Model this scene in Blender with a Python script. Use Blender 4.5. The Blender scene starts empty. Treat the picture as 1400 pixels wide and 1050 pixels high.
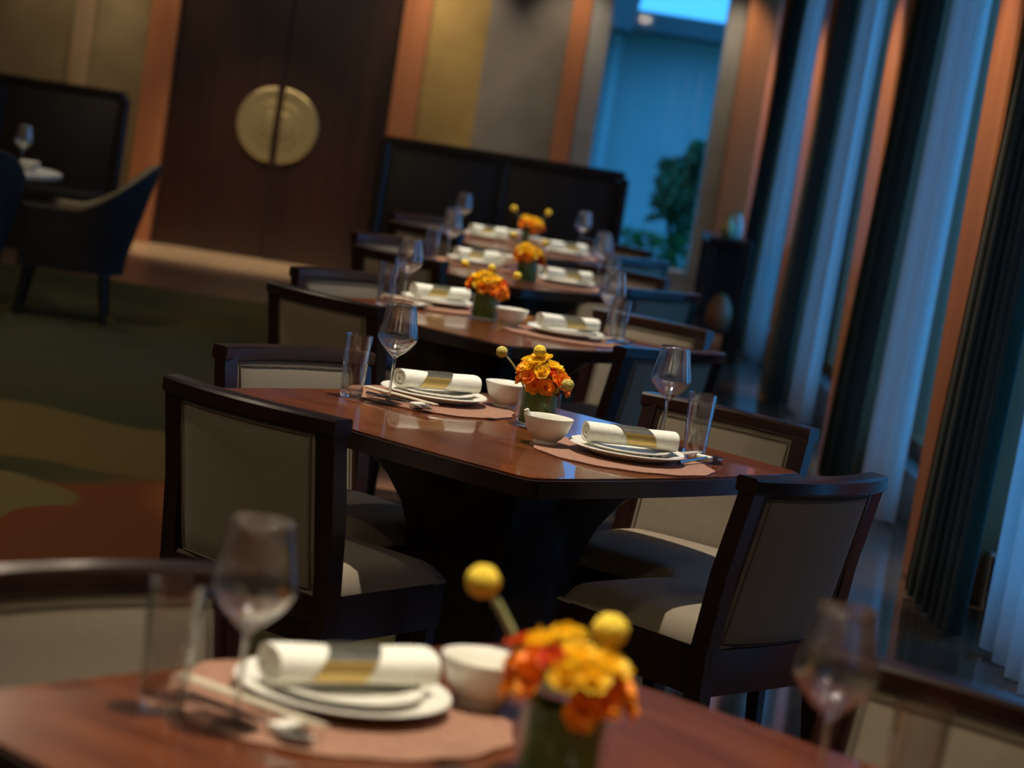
import bpy, bmesh, math, random
from mathutils import Vector, Matrix, Euler

random.seed(7)
S = bpy.context.scene
COL = S.collection

# ------------------------------------------------------------------ camera
F_PX, PITCH, ROLL, EYE = 3300.0, 0.1123, 0.154, 1.4987
cam_d = bpy.data.cameras.new("camera")
cam = bpy.data.objects.new("camera", cam_d)
COL.objects.link(cam)
cam_d.sensor_fit = 'HORIZONTAL'
cam_d.sensor_width = 36.0
cam_d.lens = F_PX / 1400.0 * 36.0
cam_d.clip_end = 200
cam.location = (0, 0, EYE)
_fw = Vector((0, math.cos(PITCH), -math.sin(PITCH)))
_up0 = Vector((0, math.sin(PITCH), math.cos(PITCH)))
_rt0 = Vector((1, 0, 0))
_rt = _rt0 * math.cos(ROLL) + _up0 * math.sin(ROLL)
_up = -_rt0 * math.sin(ROLL) + _up0 * math.cos(ROLL)
cam.rotation_euler = Matrix((_rt, _up, -_fw)).transposed().to_euler()
cam_d.dof.use_dof = True
cam_d.dof.focus_distance = 5.5
cam_d.dof.aperture_fstop = 3.4
cam_d.dof.aperture_blades = 0
S.camera = cam

# ------------------------------------------------------------------ world: even blue dusk sky
W = bpy.data.worlds.new("dusk_sky")
S.world = W
W.use_nodes = True
wn = W.node_tree.nodes
wn["Background"].inputs[0].default_value = (0.05, 0.34, 0.80, 1)
wn["Background"].inputs[1].default_value = 2.5

S.view_settings.view_transform = 'Standard'
S.view_settings.look = 'None'
S.view_settings.gamma = 1.0
S.view_settings.use_curve_mapping = False
S.view_settings.exposure = 0.0
S.cycles.use_denoising = True
S.cycles.max_bounces = 10
S.cycles.transparent_max_bounces = 16
S.cycles.transmission_bounces = 8
S.cycles.caustics_reflective = False
S.cycles.caustics_refractive = False
S.cycles.sample_clamp_indirect = 20.0

# ------------------------------------------------------------------ ceiling downlights (recessed spots) and added fill lights
TABLES = [(.10, 2.68), (.017, 5.66), (-.085, 8.40), (-.08, 11.0), (-.06, 13.38)]
CEIL = 3.15

def spot(name, loc, target, power, size_deg, blend=.5, radius=.04, color=(1, .80, .58)):
    d = bpy.data.lights.new(name, 'SPOT')
    d.energy = power
    d.spot_size = math.radians(size_deg)
    d.spot_blend = blend
    d.shadow_soft_size = radius
    d.color = color
    o = bpy.data.objects.new(name, d)
    COL.objects.link(o)
    o.location = loc
    v = Vector(target) - Vector(loc)
    o.rotation_euler = v.to_track_quat('-Z', 'Y').to_euler()
    return o

def disc(name, loc, power, size=.16, color=(1, .80, .58)):
    """wide unseen fill light, a disc just under the ceiling"""
    d = bpy.data.lights.new(name, 'AREA')
    d.shape = 'DISK'
    d.size = size
    d.energy = power
    d.color = color
    o = bpy.data.objects.new(name, d)
    COL.objects.link(o)
    o.location = loc
    return o

for (tx, ty) in TABLES:
    spot("table_downlight", (tx - .05, ty + .15, CEIL - .03), (tx, ty, .75), 330, 42, .6, .03, (1, .89, .72))
# downlights washing the far wall and its doors
for wx in (-3.9, -3.15, -1.18, -.8, .05, 1.3):
    spot("wall_downlight", (wx, 18.80, CEIL - .03), (wx, 19.25, 1.2), 75, 62, .8, .05)
spot("door_downlight", (-2.2, 18.2, CEIL - .03), (-2.3, 18.8, 0), 250, 60, .9, .05)
# fill lights added to lift the ambient, left aisle and beside the camera
for dx, dy, pw in ((-2.3, -.8, 22), (-2.4, 2.4, 20), (-2.4, 5.6, 17), (-2.5, 8.8, 20), (-2.5, 12.0, 17), (-2.6, 15.2, 12), (.6, -1.2, 14), (1.15, 1.9, 11), (-4.6, 6, 12), (-4.6, 11, 8)):
    disc("aisle_fill_light", (dx, dy, CEIL - .02), pw)
spot("lounge_downlight", (-2.9, 13.4, CEIL - .03), (-2.95, 13.3, .75), 40, 50, .8, .05)
# warm grazers on the timber columns of the window wall
for cy in (5.6, 8.8, 11.7, 15.0, 18.3):
    spot("column_downlight", (.95, cy, CEIL - .03), (1.57, cy, 1.55), 230, 34, .9, .03, (1, .72, .48))

# ================================================================== helpers
def mat(name, base=(.5, .5, .5), rough=.5, metal=0.0, spec=.5, coat=0.0, coat_rough=.05, sheen=0.0):
    m = bpy.data.materials.new(name)
    m.use_nodes = True
    b = m.node_tree.nodes["Principled BSDF"]
    b.inputs["Base Color"].default_value = (*base, 1)
    b.inputs["Roughness"].default_value = rough
    b.inputs["Metallic"].default_value = metal
    b.inputs["Specular IOR Level"].default_value = spec
    b.inputs["Coat Weight"].default_value = coat
    b.inputs["Coat Roughness"].default_value = coat_rough
    b.inputs["Sheen Weight"].default_value = sheen
    return m

def noisy(m, c1, c2, scale=20, stretch=(1, 1, 1), detail=4, bump=0.0, bump_scale=None, lo=.35, hi=.65, dist=.002):
    nt = m.node_tree
    N, L = nt.nodes, nt.links
    b = N["Principled BSDF"]
    tc = N.new("ShaderNodeTexCoord")
    mp = N.new("ShaderNodeMapping")
    mp.inputs["Scale"].default_value = stretch
    L.new(tc.outputs["Object"], mp.inputs["Vector"])
    n = N.new("ShaderNodeTexNoise")
    n.inputs["Scale"].default_value = scale
    n.inputs["Detail"].default_value = detail
    L.new(mp.outputs["Vector"], n.inputs["Vector"])
    r = N.new("ShaderNodeValToRGB")
    r.color_ramp.elements[0].position = lo
    r.color_ramp.elements[0].color = (*c1, 1)
    r.color_ramp.elements[1].position = hi
    r.color_ramp.elements[1].color = (*c2, 1)
    L.new(n.outputs["Fac"], r.inputs["Fac"])
    L.new(r.outputs["Color"], b.inputs["Base Color"])
    if bump:
        n2 = N.new("ShaderNodeTexNoise")
        n2.inputs["Scale"].default_value = bump_scale or scale
        n2.inputs["Detail"].default_value = 3
        L.new(mp.outputs["Vector"], n2.inputs["Vector"])
        bp = N.new("ShaderNodeBump")
        bp.inputs["Strength"].default_value = bump
        bp.inputs["Distance"].default_value = dist
        L.new(n2.outputs["Fac"], bp.inputs["Height"])
        L.new(bp.outputs["Normal"], b.inputs["Normal"])
    return m

class G:
    """bmesh collector"""
    def __init__(s):
        s.bm = bmesh.new()

    def box(s, c, d, bevel=0, seg=1, rot=None, taper=None):
        r = bmesh.ops.create_cube(s.bm, size=1)
        vs = r['verts']
        for v in vs:
            v.co = Vector((v.co.x * d[0], v.co.y * d[1], v.co.z * d[2]))
            if taper and v.co.z < 0:
                v.co.x *= taper
                v.co.y *= taper
        if bevel:
            es = list({e for v in vs for e in v.link_edges})
            q = bmesh.ops.bevel(s.bm, geom=es, offset=bevel, segments=seg, affect='EDGES', profile=.5)
            vs = list({v for f in q['faces'] for v in f.verts} | {v for v in vs if v.is_valid})
        M = Matrix.Translation(c) @ (rot.to_matrix().to_4x4() if rot else Matrix())
        for v in vs:
            v.co = M @ v.co
        return vs

    def lathe(s, prof, n=32, off=(0, 0, 0), close=False):
        rings = []
        for (r, z) in prof:
            if r < 1e-6:
                rings.append([s.bm.verts.new((off[0], off[1], off[2] + z))])
            else:
                rings.append([s.bm.verts.new((off[0] + r * math.cos(2 * math.pi * k / n), off[1] + r * math.sin(2 * math.pi * k / n), off[2] + z)) for k in range(n)])
        pairs = list(zip(rings[:-1], rings[1:]))
        if close:
            pairs.append((rings[-1], rings[0]))
        for a, b in pairs:
            for k in range(n):
                k2 = (k + 1) % n
                if len(a) == 1 and len(b) == 1:
                    continue
                if len(a) == 1:
                    s.bm.faces.new((a[0], b[k], b[k2]))
                elif len(b) == 1:
                    s.bm.faces.new((a[k], a[k2], b[0]))
                else:
                    s.bm.faces.new((a[k], a[k2], b[k2], b[k]))

    def tube(s, pts, rad, n=8, caps=True):
        pts = [Vector(p) for p in pts]
        rads = rad if isinstance(rad, (list, tuple)) else [rad] * len(pts)
        prev = None
        rings = []
        for i, p in enumerate(pts):
            t = (pts[min(i + 1, len(pts) - 1)] - pts[max(i - 1, 0)]).normalized()
            if prev is None:
                a = t.orthogonal().normalized()
            else:
                a = (prev - t * prev.dot(t)).normalized()
            prev = a
            b = t.cross(a)
            rings.append([s.bm.verts.new(p + (a * math.cos(2 * math.pi * k / n) + b * math.sin(2 * math.pi * k / n)) * rads[i]) for k in range(n)])
        for a, b in zip(rings[:-1], rings[1:]):
            for k in range(n):
                s.bm.faces.new((a[k], a[(k + 1) % n], b[(k + 1) % n], b[k]))
        if caps:
            s.bm.faces.new(list(reversed(rings[0])))
            s.bm.faces.new(rings[-1])

    def prism(s, outline, z0, z1):
        lo = [s.bm.verts.new((x, y, z0)) for x, y in outline]
        hi = [s.bm.verts.new((x, y, z1)) for x, y in outline]
        n = len(outline)
        s.bm.faces.new(list(reversed(lo)))
        s.bm.faces.new(hi)
        for k in range(n):
            s.bm.faces.new((lo[k], lo[(k + 1) % n], hi[(k + 1) % n], hi[k]))

    def grid(s, nu, nv, fn, closed_u=False):
        V = [[s.bm.verts.new(fn(i / (nu if closed_u else nu - 1), j / (nv - 1))) for j in range(nv)] for i in range(nu)]
        for i in range(nu if closed_u else nu - 1):
            for j in range(nv - 1):
                i2 = (i + 1) % nu
                s.bm.faces.new((V[i][j], V[i2][j], V[i2][j + 1], V[i][j + 1]))
        return V

    def thick(s, nu, nv, fn, nrm_fn):
        """closed sheet: front fn, back nrm_fn, rim joined"""
        A = s.grid(nu, nv, fn)
        B = s.grid(nu, nv, nrm_fn)
        per = [(i, 0) for i in range(nu)] + [(nu - 1, j) for j in range(1, nv)] + [(i, nv - 1) for i in range(nu - 2, -1, -1)] + [(0, j) for j in range(nv - 2, 0, -1)]
        for k in range(len(per)):
            a, b = per[k], per[(k + 1) % len(per)]
            s.bm.faces.new((A[a[0]][a[1]], A[b[0]][b[1]], B[b[0]][b[1]], B[a[0]][a[1]]))

    def build(s, name, m, parent=None, smooth=40, loc=None, rz=None):
        bmesh.ops.remove_doubles(s.bm, verts=s.bm.verts, dist=1e-6)
        bmesh.ops.recalc_face_normals(s.bm, faces=s.bm.faces)
        me = bpy.data.meshes.new(name)
        s.bm.to_mesh(me)
        s.bm.free()
        if smooth:
            for p in me.polygons:
                p.use_smooth = True
            me.set_sharp_from_angle(angle=math.radians(smooth))
        for mm in (m if isinstance(m, (list, tuple)) else [m]):
            me.materials.append(mm)
        o = bpy.data.objects.new(name, me)
        COL.objects.link(o)
        if parent is not None:
            o.parent = parent
        if loc is not None:
            o.location = loc
        if rz is not None:
            o.rotation_euler = (0, 0, rz)
        return o

def tag(o, label=None, cat=None, group=None, kind=None):
    if label: o["label"] = label
    if cat: o["category"] = cat
    if group: o["group"] = group
    if kind: o["kind"] = kind
    return o

def empty(name, loc=(0, 0, 0), rz=0):
    o = bpy.data.objects.new(name, None)
    COL.objects.link(o)
    o.location = loc
    o.rotation_euler = (0, 0, rz)
    o.empty_display_size = .05
    return o

def dup(src, loc, rz=0, parent=None):
    c = src.copy()
    COL.objects.link(c)
    if parent is not None:
        c.parent = parent
    if loc is not None:
        c.location = loc
        c.rotation_euler = (0, 0, rz)
    for ch in PROTO_CHILDREN.get(src.name, []):
        dup(ch, None, 0, c)
    return c

PROTO_CHILDREN = {}
def register(root):
    ch = [o for o in COL.objects if o.parent == root]
    PROTO_CHILDREN[root.name] = ch
    for c in ch:
        register(c)

class Kind:
    """the first use moves the prototype itself, later ones copy it"""
    def __init__(s, root):
        s.root = root
        s.used = False
        register(root)
    def put(s, loc, rz, label, cat, group=None):
        if not s.used:
            o = s.root
            s.used = True
            o.location = loc
            o.rotation_euler = (0, 0, rz)
        else:
            o = dup(s.root, loc, rz)
        tag(o, label, cat, group)
        return o

def struct(g, name, m, parent=None, smooth=0):
    o = g.build(name, m, parent, smooth)
    if parent is None:
        o["kind"] = "structure"
    return o

# ================================================================== materials
M = {}
M['wood'] = noisy(mat('chair_wood', rough=.32, coat=.25, coat_rough=.15), (.012, .0035, .003), (.028, .008, .0055), 9, (1, 1, .12), 5)
M['lacquer'] = noisy(mat('table_lacquer', rough=.25, spec=.35, coat=.5, coat_rough=.04), (.078, .019, .006), (.155, .042, .012), 7, (6, .7, 1), 6)
M['edge'] = noisy(mat('table_edge_wood', rough=.35, coat=.3, coat_rough=.15), (.010, .004, .003), (.020, .007, .005), 8, (1, 1, 1), 4)
def fabric(name, c1, c2):
    m = noisy(mat(name, rough=.95, spec=.15, sheen=.15), c1, c2, 300, (1, 1, 1), 2, .4, 520, lo=.3, hi=.7, dist=.0008)
    return m
M['fabric'] = fabric('beige_woven_fabric', (.225, .185, .135), (.28, .232, .172))
M['piping'] = mat('beige_piping', (.16, .13, .095), .9, spec=.2)
M['china'] = mat('white_porcelain', (.72, .70, .62), .32, spec=.4)
M['napkin'] = noisy(mat('white_linen', rough=.9, spec=.2), (.66, .66, .58), (.74, .74, .66), 120, bump=.3, bump_scale=300, dist=.0006)
M['band_dark'] = noisy(mat('dark_band', rough=.5), (.030, .030, .022), (.055, .052, .035), 60)
M['band_gold'] = mat('gold_band', (.50, .36, .12), .35, metal=.6)
M['steel'] = mat('polished_steel', (.55, .55, .55), .15, metal=1.0)
M['mat'] = noisy(mat('copper_placemat', rough=.55, spec=.4), (.26, .13, .085), (.34, .18, .12), 90, bump=.4, bump_scale=240, dist=.0008)
M['chop'] = mat('ivory_chopstick', (.62, .55, .42), .35)
M['leaf'] = noisy(mat('leaf_green', rough=.4, spec=.4), (.035, .12, .016), (.10, .26, .045), 18, (1, 1, .2))
M['stem'] = mat('flower_stem', (.16, .22, .05), .6)
M['stem_pale'] = noisy(mat('pale_flower_stem', rough=.6), (.24, .27, .10), (.34, .36, .16), 60)
M['billy'] = noisy(mat('billy_yellow', rough=.85), (.62, .40, .02), (.85, .62, .05), 160, bump=.9, bump_scale=210, dist=.003)
M['billy_pale'] = noisy(mat('billy_olive', rough=.85), (.36, .30, .05), (.52, .44, .10), 160, bump=.9, bump_scale=210, dist=.003)
def petal(m, c):
    nt = m.node_tree; N, L = nt.nodes, nt.links
    b = N["Principled BSDF"]; out = N["Material Output"]
    t = N.new("ShaderNodeBsdfTranslucent"); t.inputs[0].default_value = (*c, 1)
    mx = N.new("ShaderNodeMixShader"); mx.inputs[0].default_value = .38
    L.new(b.outputs[0], mx.inputs[1]); L.new(t.outputs[0], mx.inputs[2]); L.new(mx.outputs[0], out.inputs[0])
M['p_yellow'] = noisy(mat('petal_yellow', rough=.6), (.90, .56, .01), (.98, .74, .06), 40)
M['p_orange'] = noisy(mat('petal_orange', rough=.6), (.90, .22, .005), (.98, .42, .015), 45)
M['p_red'] = noisy(mat('petal_red', rough=.6), (.50, .03, .005), (.80, .09, .01), 45)
M['p_cream'] = noisy(mat('petal_cream', rough=.6), (.92, .72, .38), (.95, .80, .55), 40)

petal(M['p_yellow'], (1, .70, .03)); petal(M['p_orange'], (1, .36, .01)); petal(M['p_red'], (.85, .10, .01)); petal(M['p_cream'], (1, .85, .5))

def glass_mat(name, tint=(1, 1, 1), thin=True, rough=0.0, edge=.55, power=5.0, glint=.09):
    m = bpy.data.materials.new(name)
    m.use_nodes = True
    nt = m.node_tree
    N, L = nt.nodes, nt.links
    N.clear()
    out = N.new("ShaderNodeOutputMaterial")
    if thin:
        t = N.new("ShaderNodeBsdfTransparent"); t.inputs[0].default_value = (*tint, 1)
        g = N.new("ShaderNodeBsdfGlossy"); g.inputs["Roughness"].default_value = rough + .03
        lw = N.new("ShaderNodeLayerWeight"); lw.inputs[0].default_value = .5
        pw = N.new("ShaderNodeMath"); pw.operation = 'POWER'; pw.inputs[1].default_value = power
        L.new(lw.outputs["Facing"], pw.inputs[0])
        f = N.new("ShaderNodeMath"); f.operation = 'MULTIPLY_ADD'; f.inputs[1].default_value = edge; f.inputs[2].default_value = .045
        L.new(pw.outputs[0], f.inputs[0])
        mx = N.new("ShaderNodeMixShader")
        L.new(f.outputs[0], mx.inputs[0]); L.new(t.outputs[0], mx.inputs[1]); L.new(g.outputs[0], mx.inputs[2])
    else:
        t = N.new("ShaderNodeBsdfTransparent"); t.inputs[0].default_value = (*tint, 1)
        g = N.new("ShaderNodeBsdfGlass"); g.inputs["Color"].default_value = (*tint, 1); g.inputs["IOR"].default_value = 1.48
        g.inputs["Roughness"].default_value = rough
        mx = N.new("ShaderNodeMixShader"); mx.inputs[0].default_value = .82
        L.new(t.outputs[0], mx.inputs[1]); L.new(g.outputs[0], mx.inputs[2])
    # a faint broader polish lobe carries the lamp glints
    gl = N.new("ShaderNodeBsdfGlossy"); gl.inputs["Roughness"].default_value = .10
    m2 = N.new("ShaderNodeMixShader"); m2.inputs[0].default_value = glint
    L.new(mx.outputs[0], m2.inputs[1]); L.new(gl.outputs[0], m2.inputs[2])
    L.new(m2.outputs[0], out.inputs[0])
    return m
M['glass'] = glass_mat('clear_glass', (.97, .98, .98), False, .025)
M['pane'] = glass_mat('window_pane_glass', (.92, .96, .98), True, 0, .12, 5.0, 0.0)
M['drink_glass'] = glass_mat('tumbler_glass', (.93, .94, .94), True, 0, .9, 2.0, .05)
M['vase_glass'] = glass_mat('vase_glass', (.95, .97, .96), True, 0, .5, 5.0, .015)

M['copper'] = noisy(mat('copper_timber', rough=.38, coat=.2), (.34, .125, .050), (.44, .18, .075), 5, (1, 1, .06), 5)
M['door'] = noisy(mat('door_veneer', rough=.30, coat=.35, coat_rough=.2), (.020, .0075, .005), (.034, .012, .008), 5, (3, 3, .15), 6)
M['brass'] = noisy(mat('brushed_brass', rough=.42, metal=.85), (.42, .35, .17), (.52, .43, .22), 30)
M['brass_dark'] = mat('brass_rim', (.36, .26, .09), .4, metal=.9)
M['wall_gold'] = noisy(mat('gold_wall', rough=.75), (.26, .17, .045), (.31, .21, .06), 3)
M['wall_olive'] = noisy(mat('olive_wall', rough=.8), (.17, .125, .055), (.21, .155, .07), 3)
M['wall_light'] = noisy(mat('light_wall_strip', rough=.8), (.27, .18, .09), (.32, .22, .11), 3)
M['wall_grey'] = noisy(mat('grey_wall', rough=.7), (.15, .135, .11), (.19, .17, .14), 4)
M['frame_grey'] = noisy(mat('grey_window_frame', rough=.6), (.22, .22, .20), (.27, .27, .25), 4)
M['ceiling'] = mat('ceiling_paint', (.55, .50, .42), .9)
M['wall_dark'] = mat('dark_wall', (.10, .075, .05), .8)
M['panel'] = noisy(mat('bench_panel', rough=.55), (.016, .010, .006), (.028, .018, .010), 14, (1, 1, .2), bump=.2, bump_scale=60)
M['bench_wood'] = noisy(mat('bench_wood', rough=.35, coat=.2), (.008, .004, .003), (.016, .008, .005), 8, (1, 1, .2))
M['drape'] = noisy(mat('dark_green_drape', rough=.9, spec=.2, sheen=.2), (.024, .034, .024), (.042, .056, .040), 60, (1, 1, .05), bump=.3, bump_scale=300)
petal_like = M['drape']
_nt = petal_like.node_tree
_t = _nt.nodes.new("ShaderNodeBsdfTranslucent"); _t.inputs[0].default_value = (.20, .34, .34, 1)
_m = _nt.nodes.new("ShaderNodeMixShader"); _m.inputs[0].default_value = .30
_nt.links.new(_nt.nodes["Principled BSDF"].outputs[0], _m.inputs[1]); _nt.links.new(_t.outputs[0], _m.inputs[2])
_nt.links.new(_m.outputs[0], _nt.nodes["Material Output"].inputs[0])
M['stone'] = noisy(mat('polished_stone', rough=.07, spec=.6), (.10, .075, .055), (.15, .115, .085), 2.2, (1, 1, 1), 8)
M['stone_tan'] = noisy(mat('tan_stone', rough=.25, spec=.5), (.42, .29, .17), (.52, .37, .22), 3, (1, 1, 1), 8)
M['border'] = noisy(mat('brown_floor_border', rough=.35), (.13, .07, .04), (.18, .10, .06), 6, (.4, 4, 1), 6)
M['leather'] = noisy(mat('charcoal_upholstery', rough=.55, spec=.4), (.014, .013, .013), (.024, .022, .021), 50, bump=.3, bump_scale=220)
M['leather_in'] = noisy(mat('olive_grey_upholstery', rough=.75), (.12, .10, .065), (.16, .135, .09), 50)
M['black_wood'] = mat('black_wood', (.008, .006, .006), .4)
M['cloth'] = noisy(mat('white_tablecloth', rough=.9), (.40, .42, .40), (.48, .50, .47), 40)
M['ext_wall'] = noisy(mat('rendered_garden_wall', rough=.9), (.42, .43, .45), (.50, .51, .53), 1.2)
M['paving'] = noisy(mat('pale_terrace_paving', rough=.8), (.66, .66, .66), (.76, .76, .76), 3)
M['ext_dark'] = mat('dark_fascia', (.10, .11, .12), .7)
M['ext_pier'] = noisy(mat('exterior_stone_pier', rough=.8), (.30, .24, .26), (.40, .32, .34), 3)
M['grass'] = noisy(mat('lawn', rough=.9), (.02, .10, .02), (.06, .22, .05), 14, bump=.5, bump_scale=60, dist=.03)
M['bush'] = noisy(mat('bush_leaf', rough=.6), (.015, .07, .03), (.05, .16, .06), 3)
M['bark'] = mat('bush_branch', (.05, .035, .02), .9)
M['ledge'] = noisy(mat('sill_stone', rough=.25), (.30, .31, .32), (.40, .41, .42), 5)

def sheer_mat():
    m = bpy.data.materials.new('sheer_voile')
    m.use_nodes = True
    nt = m.node_tree; N, L = nt.nodes, nt.links
    N.clear()
    out = N.new("ShaderNodeOutputMaterial")
    tr = N.new("ShaderNodeBsdfTranslucent"); tr.inputs[0].default_value = (.92, .92, .92, 1)
    df = N.new("ShaderNodeBsdfDiffuse"); df.inputs[0].default_value = (.70, .68, .66, 1)
    tp = N.new("ShaderNodeBsdfTransparent"); tp.inputs[0].default_value = (.97, .97, .97, 1)
    a = N.new("ShaderNodeMixShader"); a.inputs[0].default_value = .22
    b = N.new("ShaderNodeMixShader"); b.inputs[0].default_value = .38
    L.new(tr.outputs[0], a.inputs[1]); L.new(df.outputs[0], a.inputs[2])
    L.new(a.outputs[0], b.inputs[1]); L.new(tp.outputs[0], b.inputs[2])
    L.new(b.outputs[0], out.inputs[0])
    return m
M['sheer'] = sheer_mat()

def carpet_mat():
    m = mat('patterned_carpet', rough=.97, spec=.1)
    nt = m.node_tree; N, L = nt.nodes, nt.links
    b = N["Principled BSDF"]
    tc = N.new("ShaderNodeTexCoord")
    def nz(scale, detail=3, off=(0, 0, 0), st=(1, 1, 1)):
        mp = N.new("ShaderNodeMapping")
        mp.inputs["Location"].default_value = off
        mp.inputs["Scale"].default_value = st
        L.new(tc.outputs["Object"], mp.inputs["Vector"])
        n = N.new("ShaderNodeTexNoise")
        n.inputs["Scale"].default_value = scale
        n.inputs["Detail"].default_value = detail
        L.new(mp.outputs["Vector"], n.inputs["Vector"])
        return n
    # warped coordinates give the cloud-shaped fields their curled edges
    wz = nz(1.1, 2)
    add = N.new("ShaderNodeVectorMath"); add.operation = 'MULTIPLY_ADD'
    L.new(wz.outputs["Color"], add.inputs[0])
    add.inputs[1].default_value = (1.1, 1.1, 0)
    L.new(tc.outputs["Object"], add.inputs[2])
    def blob(cx, cy, rx, ry, edge=.06):
        mp = N.new("ShaderNodeMapping")
        mp.inputs["Location"].default_value = (-(cx + .55) / rx, -(cy + .55) / ry, 0)
        mp.inputs["Scale"].default_value = (1 / rx, 1 / ry, 0)
        L.new(add.outputs[0], mp.inputs["Vector"])
        ln = N.new("ShaderNodeVectorMath"); ln.operation = 'LENGTH'
        L.new(mp.outputs["Vector"], ln.inputs[0])
        mr = N.new("ShaderNodeMapRange")
        mr.inputs["From Min"].default_value = 1 - edge
        mr.inputs["From Max"].default_value = 1 + edge
        mr.inputs["To Min"].default_value = 1
        mr.inputs["To Max"].default_value = 0
        L.new(ln.outputs["Value"], mr.inputs["Value"])
        return mr.outputs["Result"]
    base = nz(.55, 5, (3, 1, 0), (1, .6, 1))
    r = N.new("ShaderNodeValToRGB")
    E_ = r.color_ramp.elements
    E_[0].position = .30; E_[0].color = (.030, .038, .016, 1)
    E_[1].position = .70; E_[1].color = (.10, .085, .030, 1)
    e = E_.new(.48); e.color = (.055, .052, .020, 1)
    e = E_.new(.58); e.color = (.085, .066, .024, 1)
    L.new(base.outputs["Fac"], r.inputs["Fac"])
    col = r.outputs["Color"]
    def lay(col, fac, c):
        mx = N.new("ShaderNodeMix"); mx.data_type = 'RGBA'
        L.new(fac, mx.inputs["Factor"])
        L.new(col, mx.inputs["A"])
        mx.inputs["B"].default_value = (*c, 1)
        return mx.outputs["Result"]
    col = lay(col, blob(-2.2, 11.9, 1.4, 1.2, .3), (.052, .054, .028))
    col = lay(col, blob(-1.8, 9.1, 1.2, .75), (.125, .088, .026))
    col = lay(col, blob(-1.1, 7.2, .62, 1.25), (.16, .050, .016))
    col = lay(col, blob(-1.62, 7.55, .22, .45), (.15, .12, .045))
    col = lay(col, blob(-.35, 9.3, .6, .5), (.20, .10, .06))
    L.new(col, b.inputs["Base Color"])
    fine = nz(260, 2)
    bp = N.new("ShaderNodeBump"); bp.inputs["Strength"].default_value = .5; bp.inputs["Distance"].default_value = .004
    L.new(fine.outputs["Fac"], bp.inputs["Height"])
    L.new(bp.outputs["Normal"], b.inputs["Normal"])
    return m
M['carpet'] = carpet_mat()

# ================================================================== room shell
WY = 19.3          # far wall
WX = 1.78          # inner face of the low window wall
XL, YN = -7.0, -3.0
def slab(name, m, x0, x1, y0, y1, z0, z1, parent=None, bevel=0):
    g = G()
    g.box(((x0 + x1) / 2, (y0 + y1) / 2, (z0 + z1) / 2), (x1 - x0, y1 - y0, z1 - z0), bevel)
    return struct(g, name, m, parent)

SPLIT = .40
slab('floor', M['stone'], SPLIT, 2.3, YN, WY, -.1, 0)
slab('floor_carpet', M['carpet'], XL, SPLIT, YN, 15.7, -.1, 0)
slab('floor_border', M['border'], XL, SPLIT, 15.7, 17.9, -.1, 0)
slab('floor_threshold', M['stone_tan'], XL, SPLIT, 17.9, WY + .3, -.1, 0)
slab('ceiling', M['ceiling'], XL, 2.3, YN, WY, CEIL, CEIL + .1)
slab('wall_left', M['wall_dark'], XL - .1, XL, YN, WY, 0, CEIL)
slab('wall_near', M['wall_dark'], XL, 2.3, YN - .1, YN, 0, CEIL)

# far wall, in upright fields from left to right
slab('wall_back', M['wall_olive'], XL, -3.87, WY, WY + .2, 0, CEIL)
slab('trim_1', M['wall_light'], -3.87, -3.71, WY - .03, WY + .2, 0, CEIL)
slab('wall_back_olive', M['wall_olive'], -3.71, -3.27, WY, WY + .2, 0, CEIL)
slab('trim_2', M['copper'], -3.27, -3.05, WY - .06, WY + .2, 0, CEIL)
slab('trim_3', M['copper'], -1.29, -1.08, WY - .06, WY + .2, 0, CEIL)
slab('wall_back_gold', M['wall_gold'], -1.08, -.62, WY, WY + .2, 0, CEIL)
slab('wall_back_grey', M['wall_grey'], -.62, .02, WY, WY + .2, 0, CEIL)
slab('trim_4', M['copper'], .02, .17, WY - .05, WY + .2, 0, CEIL)
slab('wall_back_sill', M['frame_grey'], .17, 1.39, WY - .02, WY + .2, 0, .35)
slab('trim_5', M['copper'], 1.39, 2.3, WY - .10, WY + .2, 0, CEIL)
slab('wall_lintel', M['wall_dark'], -3.05, -1.29, WY + .05, WY + .2, 2.75, CEIL)
slab('door_gap_backing', M['wall_dark'], -3.05, -1.29, WY + .14, WY + .2, 0, 2.75)  # backing added behind the leaves to stop sky light leaking through their gap
# far window
g = G()
for x in (.255, 1.315):
    g.box((x, WY + .06, .35 + 1.4), (.17 if x < 1 else .15, .16, 2.8), .01)
g.box((.78, WY + .06, .39), (.9, .16, .08), .01)
wf = struct(g, 'window_1', M['frame_grey'])
g = G(); g.box((.79, WY + .09, 1.79), (.90, .012, 2.72)); g.build('pane', M['pane'], wf, 0)

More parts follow.
